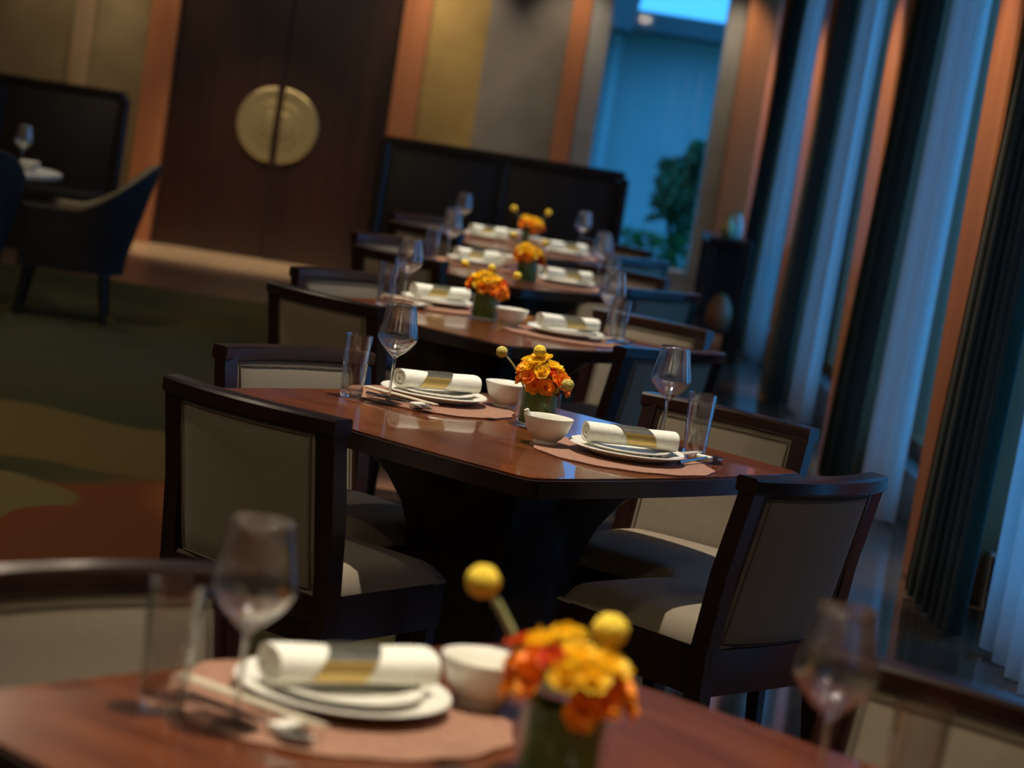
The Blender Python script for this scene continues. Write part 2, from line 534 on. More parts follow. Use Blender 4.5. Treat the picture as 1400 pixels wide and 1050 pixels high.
# double door with a round pull split between the leaves
def half_disc(side, r, y0, th):
    g = G()
    n = 28
    prof = [(r, 0), (r, th * .7), (r - .012, th), (r * .62, th), (r * .60, th * 1.25), (r * .36, th * 1.3), (r * .34, th * 1.6), (.001, th * 1.7)]
    rows = []
    for (rr, d) in prof:
        rows.append([g.bm.verts.new((side * rr * math.sin(math.pi * k / n), y0 - d, rr * math.cos(math.pi * k / n))) for k in range(n + 1)])
    for a, b in zip(rows[:-1], rows[1:]):
        for k in range(n):
            g.bm.faces.new((a[k], a[k + 1], b[k + 1], b[k]))
    g.bm.faces.new(rows[0])
    # flat cut side
    for a, b in zip(rows[:-1], rows[1:]):
        pass
    return g
for k, (x0, x1, side) in enumerate(((-3.05, -2.175, -1), (-2.165, -1.29, 1))):
    g = G()
    g.box(((x0 + x1) / 2, WY + .10, 1.375), (x1 - x0, .06, 2.75), .004)
    d = struct(g, 'door_%d' % (k + 1), M['door'])
    hd = half_disc(side, .30, 0, .03)
    h = hd.build('door_handle', M['brass'], d, 30)
    h.location = (-2.17 + side * .028, WY + .07, 1.08)
    h["label"] = "half-round brass pull plate with raised rings"

# baseboard along the far wall's right part
slab('baseboard_back', M['bench_wood'], -1.08, .02, WY - .02, WY, 0, .12)

# ------------------------------------------------------------------ window wall on the right
COLS = [5.6, 8.80, 11.70, 15.0, 18.3]
slab('wall_right', M['ledge'], WX, WX + .25, YN, WY, 0, .20)
slab('wall_right_head', M['wall_dark'], WX, WX + .25, YN, WY, 2.95, CEIL)
slab('wall_right_light_block', M['wall_dark'], WX, WX + .25, YN, 5.2, .20, 2.95)  # unseen stretch, added solid to keep blue window light off the tables
for k, cy in enumerate(COLS):
    g = G()
    g.box((1.80, cy, CEIL / 2), (.48, .44, CEIL), .012)
    struct(g, 'trim_%d' % (6 + k), M['copper'])
n_win = 2
for a, b in zip(COLS[:-1], COLS[1:]):
    y0, y1 = a + .21, b - .21
    g = G()
    for yy in (y0 + .03, (y0 + y1) / 2 - .55, (y0 + y1) / 2 + .55, y1 - .03):
        g.box((1.93, yy, 1.575), (.09, .06, 2.75), .006)
    for zz in (.235, 2.915):
        g.box((1.93, (y0 + y1) / 2, zz), (.09, y1 - y0, .07), .006)
    w = struct(g, 'window_%d' % n_win, M['copper'])
    n_win += 1
    ys = [y0 + .06, (y0 + y1) / 2 - .58, (y0 + y1) / 2 - .52, (y0 + y1) / 2 + .52, (y0 + y1) / 2 + .58, y1 - .06]
    for q in range(3):
        g = G(); p0, p1 = ys[2 * q], ys[2 * q + 1]
        g.box((1.93, (p0 + p1) / 2, 1.575), (.010, p1 - p0, 2.61)); g.build('pane', M['pane'], w, 0)

# ------------------------------------------------------------------ outdoors
slab('ground', M['grass'], -6, 30, WY + .3, 60, -.35, -.15)
slab('ground_terrace', M['paving'], 2.3, 30, -10, WY + .3, -.35, -.15)

def garden_wall():
    root = empty('garden_building', (3.0, 27.0, -.15))
    tag(root, 'pale rendered garden building beyond the far window', 'building')
    g = G(); g.box((0, 0, 1.36), (12, .3, 2.72), .01); g.build('rendered_wall', M['ext_wall'], root, 0)
    g = G(); g.box((-1.6, -.35, 2.78), (8.8, 1.2, .22), .02); g.build('roof_fascia', M['ext_dark'], root, 0)
    g = G(); g.box((-4.2, -.5, 3.3), (3.9, 1.6, .9), .02, rot=Euler((0, .12, 0))); g.build('roof_overhang', M['ext_dark'], root, 0)
    g = G(); g.box((-2.42, -.22, 1.36), (.10, .14, 2.7), .01); g.build('pilaster', M['ext_wall'], root, 0)
garden_wall()

def bush(loc, rx, rz, cz, n, label, seed):
    rnd = random.Random(seed)
    root = empty('garden_bush', loc)
    tag(root, label, 'bush')
    g = G()
    for k in range(7):
        a = rnd.uniform(0, 6.28)
        g.tube([(0, 0, 0), (.15 * rx * math.cos(a), .15 * rx * math.sin(a), cz * .6), (.55 * rx * math.cos(a), .55 * rx * math.sin(a), cz + rz * .3)], [.03, .02, .008], 6)
    g.build('branch', M['bark'], root)
    g = G()
    for k in range(n):
        while True:
            p = Vector((rnd.uniform(-1, 1), rnd.uniform(-1, 1), rnd.uniform(-1, 1)))
            if .25 < p.length < 1 * (.82 + .3 * math.sin(5 * p.x + seed) * math.cos(4 * p.z)):
                break
        c = Vector((p.x * rx, p.y * rx, cz + p.z * rz))
        R = Euler((rnd.uniform(0, 6.28), rnd.uniform(0, 6.28), rnd.uniform(0, 6.28))).to_matrix()
        s = rnd.uniform(.07, .13)
        pts = [(-.5, 0, 0), (0, .28, .06), (.6, 0, -.05), (0, -.28, .06)]
        g.bm.faces.new([g.bm.verts.new(c + R @ (Vector(q) * s)) for q in pts])
    o = g.build('foliage', M['bush'], root, 0)
    o["kind"] = "stuff"
bush((1.32, 23.2, -.15), .36, .52, 1.12, 1500, 'rounded dark green bush outside the far window', 3)

# low clipped hedge in front of the garden building
def hedge():
    rnd = random.Random(11)
    root = empty('garden_hedge', (1.6, 21.3, -.15))
    tag(root, 'low clipped green hedge at the foot of the far window', 'hedge')
    g = G()
    for k in range(2600):
        c = Vector((rnd.uniform(-1.4, .8), rnd.uniform(-.25, .25), rnd.uniform(.02, .76)))
        R = Euler((rnd.uniform(0, 6.28), rnd.uniform(0, 6.28), rnd.uniform(0, 6.28))).to_matrix()
        s = rnd.uniform(.06, .10)
        g.bm.faces.new([g.bm.verts.new(c + R @ (Vector(q) * s)) for q in [(-.5, 0, 0), (0, .28, .06), (.6, 0, -.05), (0, -.28, .06)]])
    o = g.build('foliage', M['grass'], root, 0)
    o["kind"] = "stuff"
hedge()
# stone piers of the terrace outside the side windows
for k, py in enumerate((7.6, 10.9, 14.3, 17.6, 21.0)):
    g = G(); g.box((0, 0, 1.65), (.45, .5, 3.6), .02)
    o = g.build('terrace_pier', M['ext_pier'], None, 0, (3.6, py, -.15))
    tag(o, ['stone terrace pier outside the nearest window in view', 'stone terrace pier outside the second window',
            'stone terrace pier outside the third window', 'stone terrace pier outside the fourth window',
            'stone terrace pier standing at the far corner outside'][k], 'pier', 'terrace piers outside the side windows')

# ------------------------------------------------------------------ curtains
def curtain(name, y0, y1, x, amp, waves, z0, z1, m, label, cat, group, seed, flare=0.0, thick=.004, lean=0.0):
    rnd = random.Random(seed)
    ph = [rnd.uniform(0, 6.28) for _ in range(4)]
    L = y1 - y0
    def pos(u, v, t):
        # v: 0 bottom, 1 top; folds open out towards the hem
        am = amp * (1.0 + .35 * (1 - v))
        s = math.sin(2 * math.pi * waves * u + ph[0] + .35 * math.sin(6.28 * u * 1.7 + ph[1]))
        s = math.copysign(abs(s) ** .75, s)
        yy = (u - .5) * L * (1 + flare * (1 - v)) + .012 * math.sin(4 * math.pi * waves * u + ph[2])
        return Vector((x - lean * (1 - v) + am * s + .01 * math.sin(3 * u + ph[3]) * (1 - v) + t, (y0 + y1) / 2 + yy, z0 + (z1 - z0) * v))
    g = G()
    nu = int(waves * 14) + 2
    g.thick(nu, 8, lambda u, v: pos(u, v, 0), lambda u, v: pos(u, v, thick))
    o = g.build(name, m, None, 60)
    tag(o, label, cat, group)
    return o
ordn = ['nearest', 'second', 'third', 'fourth']
bays = list(zip(COLS[:-1], COLS[1:]))
for k, (a, b) in enumerate(bays):
    b0 = b - .23
    dl = .80 if k == 0 else .62
    curtain('drape', b0 - dl, b0, 1.645, .030, 6 if k == 0 else 5, .015, 3.1, M['drape'],
            'wide dark green drape beside the %s copper column from the right' % ordn[k], 'curtain', 'dark green drapes on the window wall', 10 + k, lean=.10)
    curtain('sheer_curtain', b0 - (1.36 if k else 2.35), b0 - dl - .04, 1.700, .026, 7, .02, 3.1, M['sheer'],
            'translucent white sheer curtain over the %s side window from the right' % ordn[k], 'curtain', 'sheer curtains on the window wall', 20 + k, lean=.05)
    curtain('narrow_drape', a + .235, a + .285, 1.70, .022, 1.5, .015, 3.1, M['drape'],
            'narrow gathered green drape on the far edge of the %s copper column' % ordn[k - 1] if k else 'narrow gathered green drape at the right picture edge', 'curtain', 'narrow green drapes on the window wall', 30 + k)

# ================================================================== dining tables
def rounded_square(s, bow, rc, nseg=10, ncorner=6):
    """square of half side s with bowed edges and rounded corners, CCW"""
    pts = []
    for q in range(4):
        ang = q * math.pi / 2
        c, sn = math.cos(ang), math.sin(ang)
        loc = []
        # edge x = s from y=-s+rc to s-rc, bowed outwards
        for i in range(nseg + 1):
            y = (-1 + 2 * i / nseg) * (s - rc)
            loc.append((s - bow * (y / (s - rc)) ** 2, y))
        for i in range(1, ncorner):
            t = i / ncorner * math.pi / 2
            cx = s - bow - rc
            loc.append((cx + rc * math.cos(t), (s - rc) + (rc - bow) * math.sin(t)))
        pts += [(x * c - y * sn, x * sn + y * c) for x, y in loc]
    return pts

HS = .525
def make_table():
    root = empty('dining_table')
    g = G()
    out = rounded_square(HS, .022, .05)
    inn = rounded_square(HS - .006, .022, .05)
    g.prism(out, .717, .744)
    g.prism(inn, .744, .750)
    g.build('table_top', M['lacquer'], root, 30)
    g = G()
    a = rounded_square(HS + .003, .022, .05)
    b = rounded_square(HS - .010, .022, .05)
    lo = [[g.bm.verts.new((x, y, z)) for x, y in p] for p, z in ((b, .708), (a, .708), (a, .7455), (b, .7455))]
    n = len(a)
    for r1, r2 in zip(lo, lo[1:] + lo[:1]):
        for k in range(n):
            g.bm.faces.new((r1[k], r1[(k + 1) % n], r2[(k + 1) % n], r2[k]))
    g.build('table_edge', M['edge'], root, 30)
    # pedestal: square shaft whose head sweeps out to carry the top
    g = G()
    prof = [(.155, .05), (.150, .12), (.148, .40), (.155, .48), (.175, .55), (.205, .61), (.245, .66), (.295, .695), (.335, .708)]
    rows = []
    for h, z in prof:
        p = rounded_square(h, .002, .02, 3, 3)
        rows.append([g.bm.verts.new((x, y, z)) for x, y in p])
    for r1, r2 in zip(rows[:-1], rows[1:]):
        n = len(r1)
        for k in range(n):
            g.bm.faces.new((r1[k], r1[(k + 1) % n], r2[(k + 1) % n], r2[k]))
    g.bm.faces.new(rows[-1])
    g.bm.faces.new(list(reversed(rows[0])))
    g.build('pedestal', M['edge'], root, 40)
    g = G()
    g.box((0, 0, .0275), (.40, .40, .055), .008)
    g.build('pedestal_base', M['edge'], root, 0)
    return root
TH = .7104
table_kind = Kind(make_table())
TNAME = ['nearest table', 'second table', 'third table', 'fourth table', 'farthest table']
TDESC = ['dark lacquered square dining table nearest the camera, only its far part in view',
         'dark lacquered square dining table in sharp focus, second from the camera',
         'dark lacquered square dining table third from the camera, softly blurred',
         'dark lacquered square dining table fourth from the camera, behind the third',
         'dark lacquered square dining table farthest away, in front of the panelled bench']
for k, (tx, ty) in enumerate(TABLES):
    table_kind.put((tx, ty, 0), math.pi / 2 - TH, TDESC[k], 'table', 'square dining tables in the window row')

# ================================================================== dining chairs
def make_chair():
    """front is +Y, the back rail's top centre is at y=-.30, z=.818"""
    root = empty('dining_chair')
    w = .226           # half width at the posts
    def back(z):       # y of the back plane, reclining
        return -.215 - max(0, z - .40) * .20
    def bow(x):        # the back curves gently around the sitter
        return .030 * ((x / w) ** 2)
    # seat frame and legs
    g = G()
    g.prism([(-.224, -.215), (.224, -.215), (.196, .236), (-.196, .236)], .322, .427)
    g.build('seat_frame', M['wood'], root, 0)
    for sx in (-1, 1):
        g = G()
        g.box((sx * .174, .212, .185), (.042, .042, .37), .004, taper=.75)
        g.build('leg', M['wood'], root, 0)
        g = G()
        rows = []
        for yy, z, hx, hy in ((-.245, 0, .015, .016), (-.208, .30, .020, .022), (-.205, .42, .020, .023), (back(.60) + bow(w), .60, .020, .022), (back(.795) + bow(w), .795, .020, .021)):
            rows.append([g.bm.verts.new((sx * w + ax * hx, yy + ay * hy, z)) for ax, ay in ((-1, -1), (1, -1), (1, 1), (-1, 1))])
        for r1, r2 in zip(rows[:-1], rows[1:]):
            for k in range(4):
                g.bm.faces.new((r1[k], r1[(k + 1) % 4], r2[(k + 1) % 4], r2[k]))
        g.bm.faces.new(rows[0]); g.bm.faces.new(rows[-1])
        g.build('leg', M['wood'], root, 30)
    # seat cushion, domed with rounded sides
    g = G()
    def seat_pt(u, v):
        x = (u - .5) * 2; y = (v - .5) * 2
        fx = math.copysign(1 - (1 - abs(x)) ** 1.0, x); fy = math.copysign(1 - (1 - abs(y)) ** 1.0, y)
        edge = (1 - abs(x) ** 8) * (1 - abs(y) ** 8)
        wx = .222 - .026 * (fy + 1) / 2
        return Vector((fx * wx, fy * .230 + .010, .430 + .045 * edge ** .5 + .008 * (1 - x * x) * (1 - y * y)))
    g.thick(17, 17, seat_pt, lambda u, v: Vector((seat_pt(u, v).x, seat_pt(u, v).y, .424)))
    g.build('seat_cushion', M['fabric'], root, 50)
    # top rail: bowed, overhanging the posts
    g = G()
    n = 13
    rows = []
    for i in range(n):
        x = -.250 + .500 * i / (n - 1)
        yc = back(.80) + bow(x)
        prof = [(-.028, .783), (-.031, .788), (-.031, .812), (-.026, .818), (.020, .818), (.025, .812), (.025, .788), (.022, .783)]
        rows.append([g.bm.verts.new((x, yc + dy, z)) for dy, z in prof])
    for r1, r2 in zip(rows[:-1], rows[1:]):
        m_ = len(r1)
        for k in range(m_):
            g.bm.faces.new((r1[k], r1[(k + 1) % m_], r2[(k + 1) % m_], r2[k]))
    g.bm.faces.new(rows[0]); g.bm.faces.new(list(reversed(rows[-1])))
    g.build('top_rail', M['wood'], root, 30)
    # lower back rail
    g = G()
    rows = []
    for i in range(n):
        x = -w + 2 * w * i / (n - 1)
        yc = back(.405) + bow(x) * .3
        rows.append([g.bm.verts.new((x, yc + dy, z)) for dy, z in ((-.022, .375), (-.022, .43), (.020, .43), (.020, .375))])
    for r1, r2 in zip(rows[:-1], rows[1:]):
        for k in range(4):
            g.bm.faces.new((r1[k], r1[(k + 1) % 4], r2[(k + 1) % 4], r2[k]))
    g.bm.faces.new(rows[0]); g.bm.faces.new(list(reversed(rows[-1])))
    g.build('lower_rail', M['wood'], root, 30)
    # inner frame strips beside the upholstered panel
    # upholstered back panel, padded on both faces
    pw = .200
    def pan(u, v, side):
        x = (u - .5) * 2 * pw
        z = .430 + .353 * v
        e = (1 - abs(2 * u - 1) ** 10) * (1 - abs(2 * v - 1) ** 10)
        return Vector((x, back(z) + bow(x) + side * (.010 + .012 * e ** .5), z))
    g = G()
    g.thick(15, 13, lambda u, v: pan(u, v, -1), lambda u, v: pan(u, v, 1))
    bp = g.build('back_panel', M['fabric'], root, 50)
    for side in (-1, 1):
        g = G()
        pts = []
        m_ = .035
        for i in range(9): pts.append((m_ + (1 - 2 * m_) * i / 8, m_))
        for i in range(1, 9): pts.append((1 - m_, m_ + (1 - 2 * m_) * i / 8))
        for i in range(1, 9): pts.append((1 - m_ - (1 - 2 * m_) * i / 8, 1 - m_))
        for i in range(1, 9): pts.append((m_, 1 - m_ - (1 - 2 * m_) * i / 8))
        P3 = [pan(u, v, side) + Vector((0, side * .001, 0)) for u, v in pts]
        g.tube(P3, .0022, 5, False)
        o = g.build('piping', M['piping'], root, 60)
        o.parent = bp
    # filler strips of the frame between post and panel
    for sx in (-1, 1):
        g = G()
        g.thick(2, 9, lambda u, v: Vector((sx * (pw - .004 + u * .03), back(.43 + .353 * v) + bow(pw + u * .02) - .016, .43 + .353 * v)),
                lambda u, v: Vector((sx * (pw - .004 + u * .03), back(.43 + .353 * v) + bow(pw + u * .02) + .016, .43 + .353 * v)))
        g.build('frame_stile', M['wood'], root, 30)
    return root

chair_kind = Kind(make_chair())
CHAIRS = [
    # (table, side, rail mid x, y, rail angle deg)
    (1, 'A', -.545, 5.05, -36), (1, 'D', .700, 5.18, 49), (1, 'C', .58, 6.235, -33), (1, 'B', -.57, 6.10, 47),
    (0, 'B', -.52, 3.14, 45), (0, 'C', .72, 3.21, -40),
    (2, 'A', -.65, 7.785, -38), (2, 'B', -.685, 8.88, 47), (2, 'D', .505, 7.715, 47), (2, 'C', .49, 8.86, -35),
    (3, 'A', -.57, 10.34, -38), (3, 'B', -.68, 11.45, 47), (3, 'D', .60, 10.50, 48), (3, 'C', .46, 11.60, -33),
    (4, 'A', -.59, 12.72, -38), (4, 'B', -.66, 13.84, 47), (4, 'D', .58, 12.88, 48), (4, 'C', .48, 13.98, -36),
]
SIDE = {'A': 'near left side', 'D': 'near right side', 'B': 'far left side', 'C': 'far right side'}
TSHORT = ['nearest', 'second', 'third', 'fourth', 'farthest']
for (t, sd, x, y, ang) in CHAIRS:
    # seat direction: towards the table centre
    a = math.radians(ang)
    n = Vector((-math.sin(a), math.cos(a)))
    tc = Vector((TABLES[t][0] - x, TABLES[t][1] - y))
    rz = a if n.dot(tc) > 0 else a + math.pi
    n = Vector((-math.sin(rz), math.cos(rz)))
    lx, ly = x + n.x * .285, y + n.y * .285
    chair_kind.put((lx, ly, 0), rz, 'dark wood dining chair with beige panel, %s table, %s' % (TSHORT[t], SIDE[sd]), 'chair', 'dining chairs at the window tables')

# ================================================================== tableware
def make_placemat():
    g = G()
    n = 96
    def r(a): return .212 + .0035 * math.sin(14 * a) + .006 * math.sin(3 * a + 1)
    top = [g.bm.verts.new((r(2 * math.pi * k / n) * math.cos(2 * math.pi * k / n), r(2 * math.pi * k / n) * math.sin(2 * math.pi * k / n), .0035)) for k in range(n)]
    lo = [g.bm.verts.new((v.co.x, v.co.y, 0.0003)) for v in top]
    g.bm.faces.new(top); g.bm.faces.new(list(reversed(lo)))
    for k in range(n):
        g.bm.faces.new((lo[k], lo[(k + 1) % n], top[(k + 1) % n], top[k]))
    return g.build('placemat', M['mat'], None, 30)

def make_plate(name, r, h, lip):
    root = G()
    prof = [(0, .003), (r * .55, .003), (r * .58, .0), (r * .62, .0), (r * .66, .004), (r * .82, h * .55), (r * .99, h * .97), (r, h), (r * .985, h + .0025), (r * .80, h * .55 + .005), (r * .66, .009), (r * .5, .0075), (0, .007)]
    root.lathe(prof, 48)
    return root.build(name, M['china'], None, 50)

def make_napkin(slant):
    root = empty('napkin_roll')
    # soft roll, flattened, with a loose spiral end
    g = G()
    L = .215
    def rp(u, v, k=1.0):
        x = (u - .5) * L
        a = 2 * math.pi * v
        ry = .036 + .0015 * math.sin(9 * u)
        rz = .0215 + .001 * math.sin(7 * u + 1)
        c, s = math.cos(a), math.sin(a)
        yy = ry * math.copysign(abs(c) ** .8, c) * k
        zz = rz * math.copysign(abs(s) ** .75, s) * k
        return Vector((x, yy, .0215 + zz))
    nu, nv = 14, 28
    rows = [[g.bm.verts.new(rp(i / (nu - 1), j / nv)) for j in range(nv)] for i in range(nu)]
    for r1, r2 in zip(rows[:-1], rows[1:]):
        for k in range(nv):
            g.bm.faces.new((r1[k], r1[(k + 1) % nv], r2[(k + 1) % nv], r2[k]))
    # ends step inwards like turned layers
    for end, sgn in ((0, 1), (nu - 1, -1)):
        prev = rows[end]
        for q, (kk, dx) in enumerate(((.80, 0), (.78, .006), (.55, .006), (.53, .001), (.30, .001), (.28, .006))):
            cur = [g.bm.verts.new(Vector((rp(end / (nu - 1), j / nv).x + sgn * dx, rp(.5, j / nv, kk).y, .0215 + (rp(.5, j / nv, kk).z - .0215)))) for j in range(nv)]
            for k in range(nv):
                g.bm.faces.new((prev[k], prev[(k + 1) % nv], cur[(k + 1) % nv], cur[k]))
            prev = cur
        g.bm.faces.new(prev)
    g.build('cloth', M['napkin'], root, 50)
    # slanted paper band in two colours
    def band(name, a0, a1, u0, u1, m, lift):
        g = G()
        nn = 14
        def bp(u, v, d):
            a = a0 + (a1 - a0) * v
            sl = slant * ((a - 1.75) / 1.6)
            x = (u0 + (u1 - u0) * u) * L + sl
            c, s = math.cos(a), math.sin(a)
            k = 1 + (lift + d) / .03
            return Vector((x, .0375 * math.copysign(abs(c) ** .8, c) * k, .0215 + .0228 * math.copysign(abs(s) ** .75, s) * k))
        g.thick(3, nn, lambda u, v: bp(u, v, 0), lambda u, v: bp(u, v, .0008))
        g.build(name, m, root, 50)
    band('dark_band', math.radians(40), math.radians(152), -.165, .165, M['band_dark'], .0006)
    band('gold_band', math.radians(152), math.radians(208), -.165, .165, M['band_gold'], .0006)
    return root

def make_bowl():
    g = G()
    prof = [(0, .004), (.022, .004), (.024, 0), (.028, 0), (.027, .007), (.036, .014), (.048, .030), (.054, .048), (.058, .060), (.0575, .062), (.0555, .061), (.051, .047), (.045, .030), (.033, .016), (.020, .010), (0, .009)]
    g.lathe(prof, 40)
    return g.build('rice_bowl', M['china'], None, 50)

def make_bowl_spoon():
    root = empty('soup_spoon')
    g = G()
    g.thick(7, 5, lambda u, v: Vector((-.022 + .044 * u, (v - .5) * .034 * math.sin(math.pi * (.12 + .76 * u)), .010 * ((2 * u - 1) ** 2 + (2 * v - 1) ** 2) * .5)),
            lambda u, v: Vector((-.022 + .044 * u, (v - .5) * .034 * math.sin(math.pi * (.12 + .76 * u)), .003 + .010 * ((2 * u - 1) ** 2 + (2 * v - 1) ** 2) * .5)))
    g.build('scoop', M['china'], root, 50)
    g = G()
    g.tube([(-.020, 0, .008), (-.034, 0, .022), (-.050, 0, .044), (-.060, 0, .060)], [.006, .0055, .005, .006], 8)
    g.build('handle', M['china'], root, 50)
    return root

def make_wine_glass():
    root = empty('wine_glass')
    g = G()
    outer = [(.0045, .112), (.010, .118), (.026, .131), (.041, .147), (.0485, .160), (.0495, .166), (.047, .180), (.042, .205), (.0365, .235), (.0350, .2445)]
    inner = [(.0340, .2450), (.0355, .235), (.0410, .205), (.0460, .180), (.0483, .166), (.0473, .161), (.0395, .149), (.0245, .134), (.008, .1225), (0, .1215)]
    g.lathe([(0, .1115)] + outer + inner, 40)
    g.build('bowl', M['glass'], root, 60)
    g = G()
    g.lathe([(0, .010), (.006, .010), (.0042, .016), (.0034, .03), (.0034, .09), (.0045, .112), (0, .1125)], 20)
    g.build('stem', M['glass'], root, 60)
    g = G()
    g.lathe([(0, 0), (.038, 0), (.0385, .0012), (.037, .0022), (.018, .0048), (.006, .0098), (0, .0102)], 40)
    g.build('base', M['glass'], root, 60)
    return root

def make_tumbler():
    root = empty('tumbler')
    g = G()
    g.lathe([(.0279, .0195), (.0335, .153), (.0328, .1545), (.0320, .153), (.0262, .0195)], 40, close=True)
    g.build('glass_wall', M['drink_glass'], root, 60)
    g = G()
    g.lathe([(0, 0), (.0255, 0), (.0273, .003), (.0279, .0190), (.0262, .0190), (.020, .0175), (0, .017)], 40)
    g.build('heavy_base', M['glass'], root, 60)
    return root

def make_chopstick():
    g = G()
    g.tube([(-.115, 0, .0), (-.05, 0, .0), (.115, 0, .0)], [.0040, .0040, .0022], 6)
    return g.build('chopstick', M['chop'], None, 40)

def make_table_spoon():
    root = empty('table_spoon')
    g = G()
    fn = lambda t: (lambda u, v: Vector((.075 + .055 * u, (v - .5) * .040 * math.sin(math.pi * (.10 + .82 * u)) , .004 + t + .006 * ((2 * u - 1) ** 2 + (2 * v - 1) ** 2) * .5)))
    g.thick(9, 7, fn(0), fn(.0014))
    g.build('scoop', M['steel'], root, 50)
    g = G()
    g.tube([(.080, 0, .008), (.06, 0, .011), (0, 0, .009), (-.08, 0, .006)], [.0035, .003, .0035, .0055], 8)
    g.build('handle', M['steel'], root, 50)
    return root

def make_rest():
    g = G()
    g.box((0, 0, .007), (.022, .056, .014), .004, 2)
    o = g.build('chopstick_rest', M['china'], None, 40)
    for v in o.data.vertices:
        if v.co.z > .007 and abs(v.co.y) < .022:
            v.co.z -= .003
    return o

K = dict(mat=Kind(make_placemat()), plate=Kind(make_plate('dinner_plate', .135, .020, .004)), small=Kind(make_plate('side_plate', .100, .014, .003)),
         nap=Kind(make_napkin(.018)), nap_l=Kind(make_napkin(-.026)), bowl=Kind(make_bowl()), spoon=Kind(make_bowl_spoon()), wine=Kind(make_wine_glass()), tum=Kind(make_tumbler()),
         chop=Kind(make_chopstick()), tsp=Kind(make_table_spoon()), rest=Kind(make_rest()))

ZT = .7502
def setting(t, side, plate, bowl, wine, tum, nap_ang, cut, matc=None, bowl_spoon=True, full=True):
    """one cover: side names it, cut = (x, y, angle) of chopsticks and spoon"""
    where = '%s side of the %s' % (side, TNAME[t])
    if full:
        px, py = plate
        mx, my = matc or plate
        K['mat'].put((mx, my, ZT), random.uniform(0, 6), 'round copper-brown placemat with wavy rim, %s' % where, 'placemat', 'placemats')
        z = ZT + .0037
        K['plate'].put((px, py, z), 0, 'wide white porcelain plate under a smaller one, %s' % where, 'plate', 'dinner plates')
        K['small'].put((px, py, z + .0098), 0, 'smaller white plate holding the napkin, %s' % where, 'plate', 'side plates')
        K['nap_l' if side == 'left' else 'nap'].put((px + .004, py, z + .0250), math.radians(nap_ang), 'rolled white napkin with dark and gold band, %s' % where, 'napkin', 'rolled napkins')
    if bowl:
        K['bowl'].put((bowl[0], bowl[1], ZT + (.004 if full else 0)), 0, 'small white porcelain bowl, %s' % where, 'bowl', 'rice bowls')
        if bowl_spoon:
            K['spoon'].put((bowl[0] + .004, bowl[1], ZT + .016), math.radians(12), 'white porcelain soup spoon in the bowl, %s' % where, 'spoon', 'soup spoons')
    if wine:
        K['wine'].put((wine[0], wine[1], ZT + .0002), 0, 'stemmed wine glass with angular bowl, %s' % where, 'wine glass', 'wine glasses')
    if tum:
        K['tum'].put((tum[0], tum[1], ZT + .0002), 0, 'straight clear tumbler, %s' % where, 'tumbler', 'tumblers')
    if cut:
        cx, cy, ca = cut
        a = math.radians(ca)
        nx, ny = -math.sin(a), math.cos(a)
        zz = ZT + .0040
        K['rest'].put((cx + .075 * math.cos(a), cy + .075 * math.sin(a), zz), a, 'small white chopstick rest, %s' % where, 'chopstick rest', 'chopstick rests')
        for q in (0, 1):
            K['chop'].put((cx + nx * (.012 + .010 * q), cy + ny * (.012 + .010 * q), zz + .0155), a, '%s of two ivory chopsticks on the rest, %s' % (('front one', 'rear one')[q], where), 'chopstick', 'chopsticks on the %s of the %s' % (side, TNAME[t]))
        K['tsp'].put((cx - nx * .020, cy - ny * .020, zz + .0005), a, 'polished steel spoon beside the chopsticks, %s' % where, 'spoon', 'steel spoons')

# nearest table
setting(0, 'left', (-.148, 2.894), (.022, 2.979), (-.256, 2.712), (-.345, 2.735), 30, (-.255, 2.755, -35), (-.15, 2.86), False)
setting(0, 'right', None, None, (.420, 2.728), (.521, 2.70), 0, None, None, False, False)
# second table
setting(1, 'left', (-.190, 6.00), (-.009, 6.07), (-.290, 5.80), (-.383, 5.82), 30, (-.272, 5.83, -38), (-.19, 5.96), False)
setting(1, 'right', (.283, 5.50), (.096, 5.51), (.378, 5.80), (.452, 5.69), 14, (.428, 5.56, 60), (.27, 5.49), True)
# third table
setting(2, 'left', (-.315, 8.80), None, (-.425, 8.50), (-.484, 8.38), 27, (-.425, 8.60, -38), (-.315, 8.76), False)
setting(2, 'right', (.155, 8.34), (-.038, 8.36), (.300, 8.45), (.334, 8.36), 24, (.315, 8.30, 60), (.15, 8.33), False)
# fourth table
setting(3, 'left', (-.26, 11.35), (-.10, 11.37), (-.385, 11.15), (-.46, 11.05), 27, None, None, False)
setting(3, 'right', (.17, 10.90), (.0, 10.92), (.315, 11.05), (.37, 10.95), 22, None, None, False)
# farthest table
setting(4, 'left', (-.27, 13.72), (-.10, 13.76), (-.42, 13.52), (-.47, 13.42), 27, None, None, False)
setting(4, 'right', (.18, 13.28), (.02, 13.33), (.26, 13.60), (.38, 13.40), 22, None, None, False)

# ================================================================== flowers
def make_vase():
    root = empty('glass_vase')
    g = G()
    g.lathe([(0, 0), (.049, 0), (.052, .003), (.0525, .088), (.0515, .090), (.0500, .088), (.0495, .009), (.046, .007), (0, .007)], 40)
    g.build('glass_body', M['vase_glass'], root, 60)
    g = G()
    # broad leaf wound round the inside of the vase
    f = lambda d: (lambda u, v: Vector(((.0465 - .004 * u - d) * math.cos(6.0 * u + .6), (.0465 - .004 * u - d) * math.sin(6.0 * u + .6), .010 + (.078 - .018 * (2 * u - 1) ** 4) * v)))
    g.thick(40, 5, f(0), f(.001))
    g.build('leaf_lining', M['leaf'], root, 60)
    return root
vase_kind = Kind(make_vase())

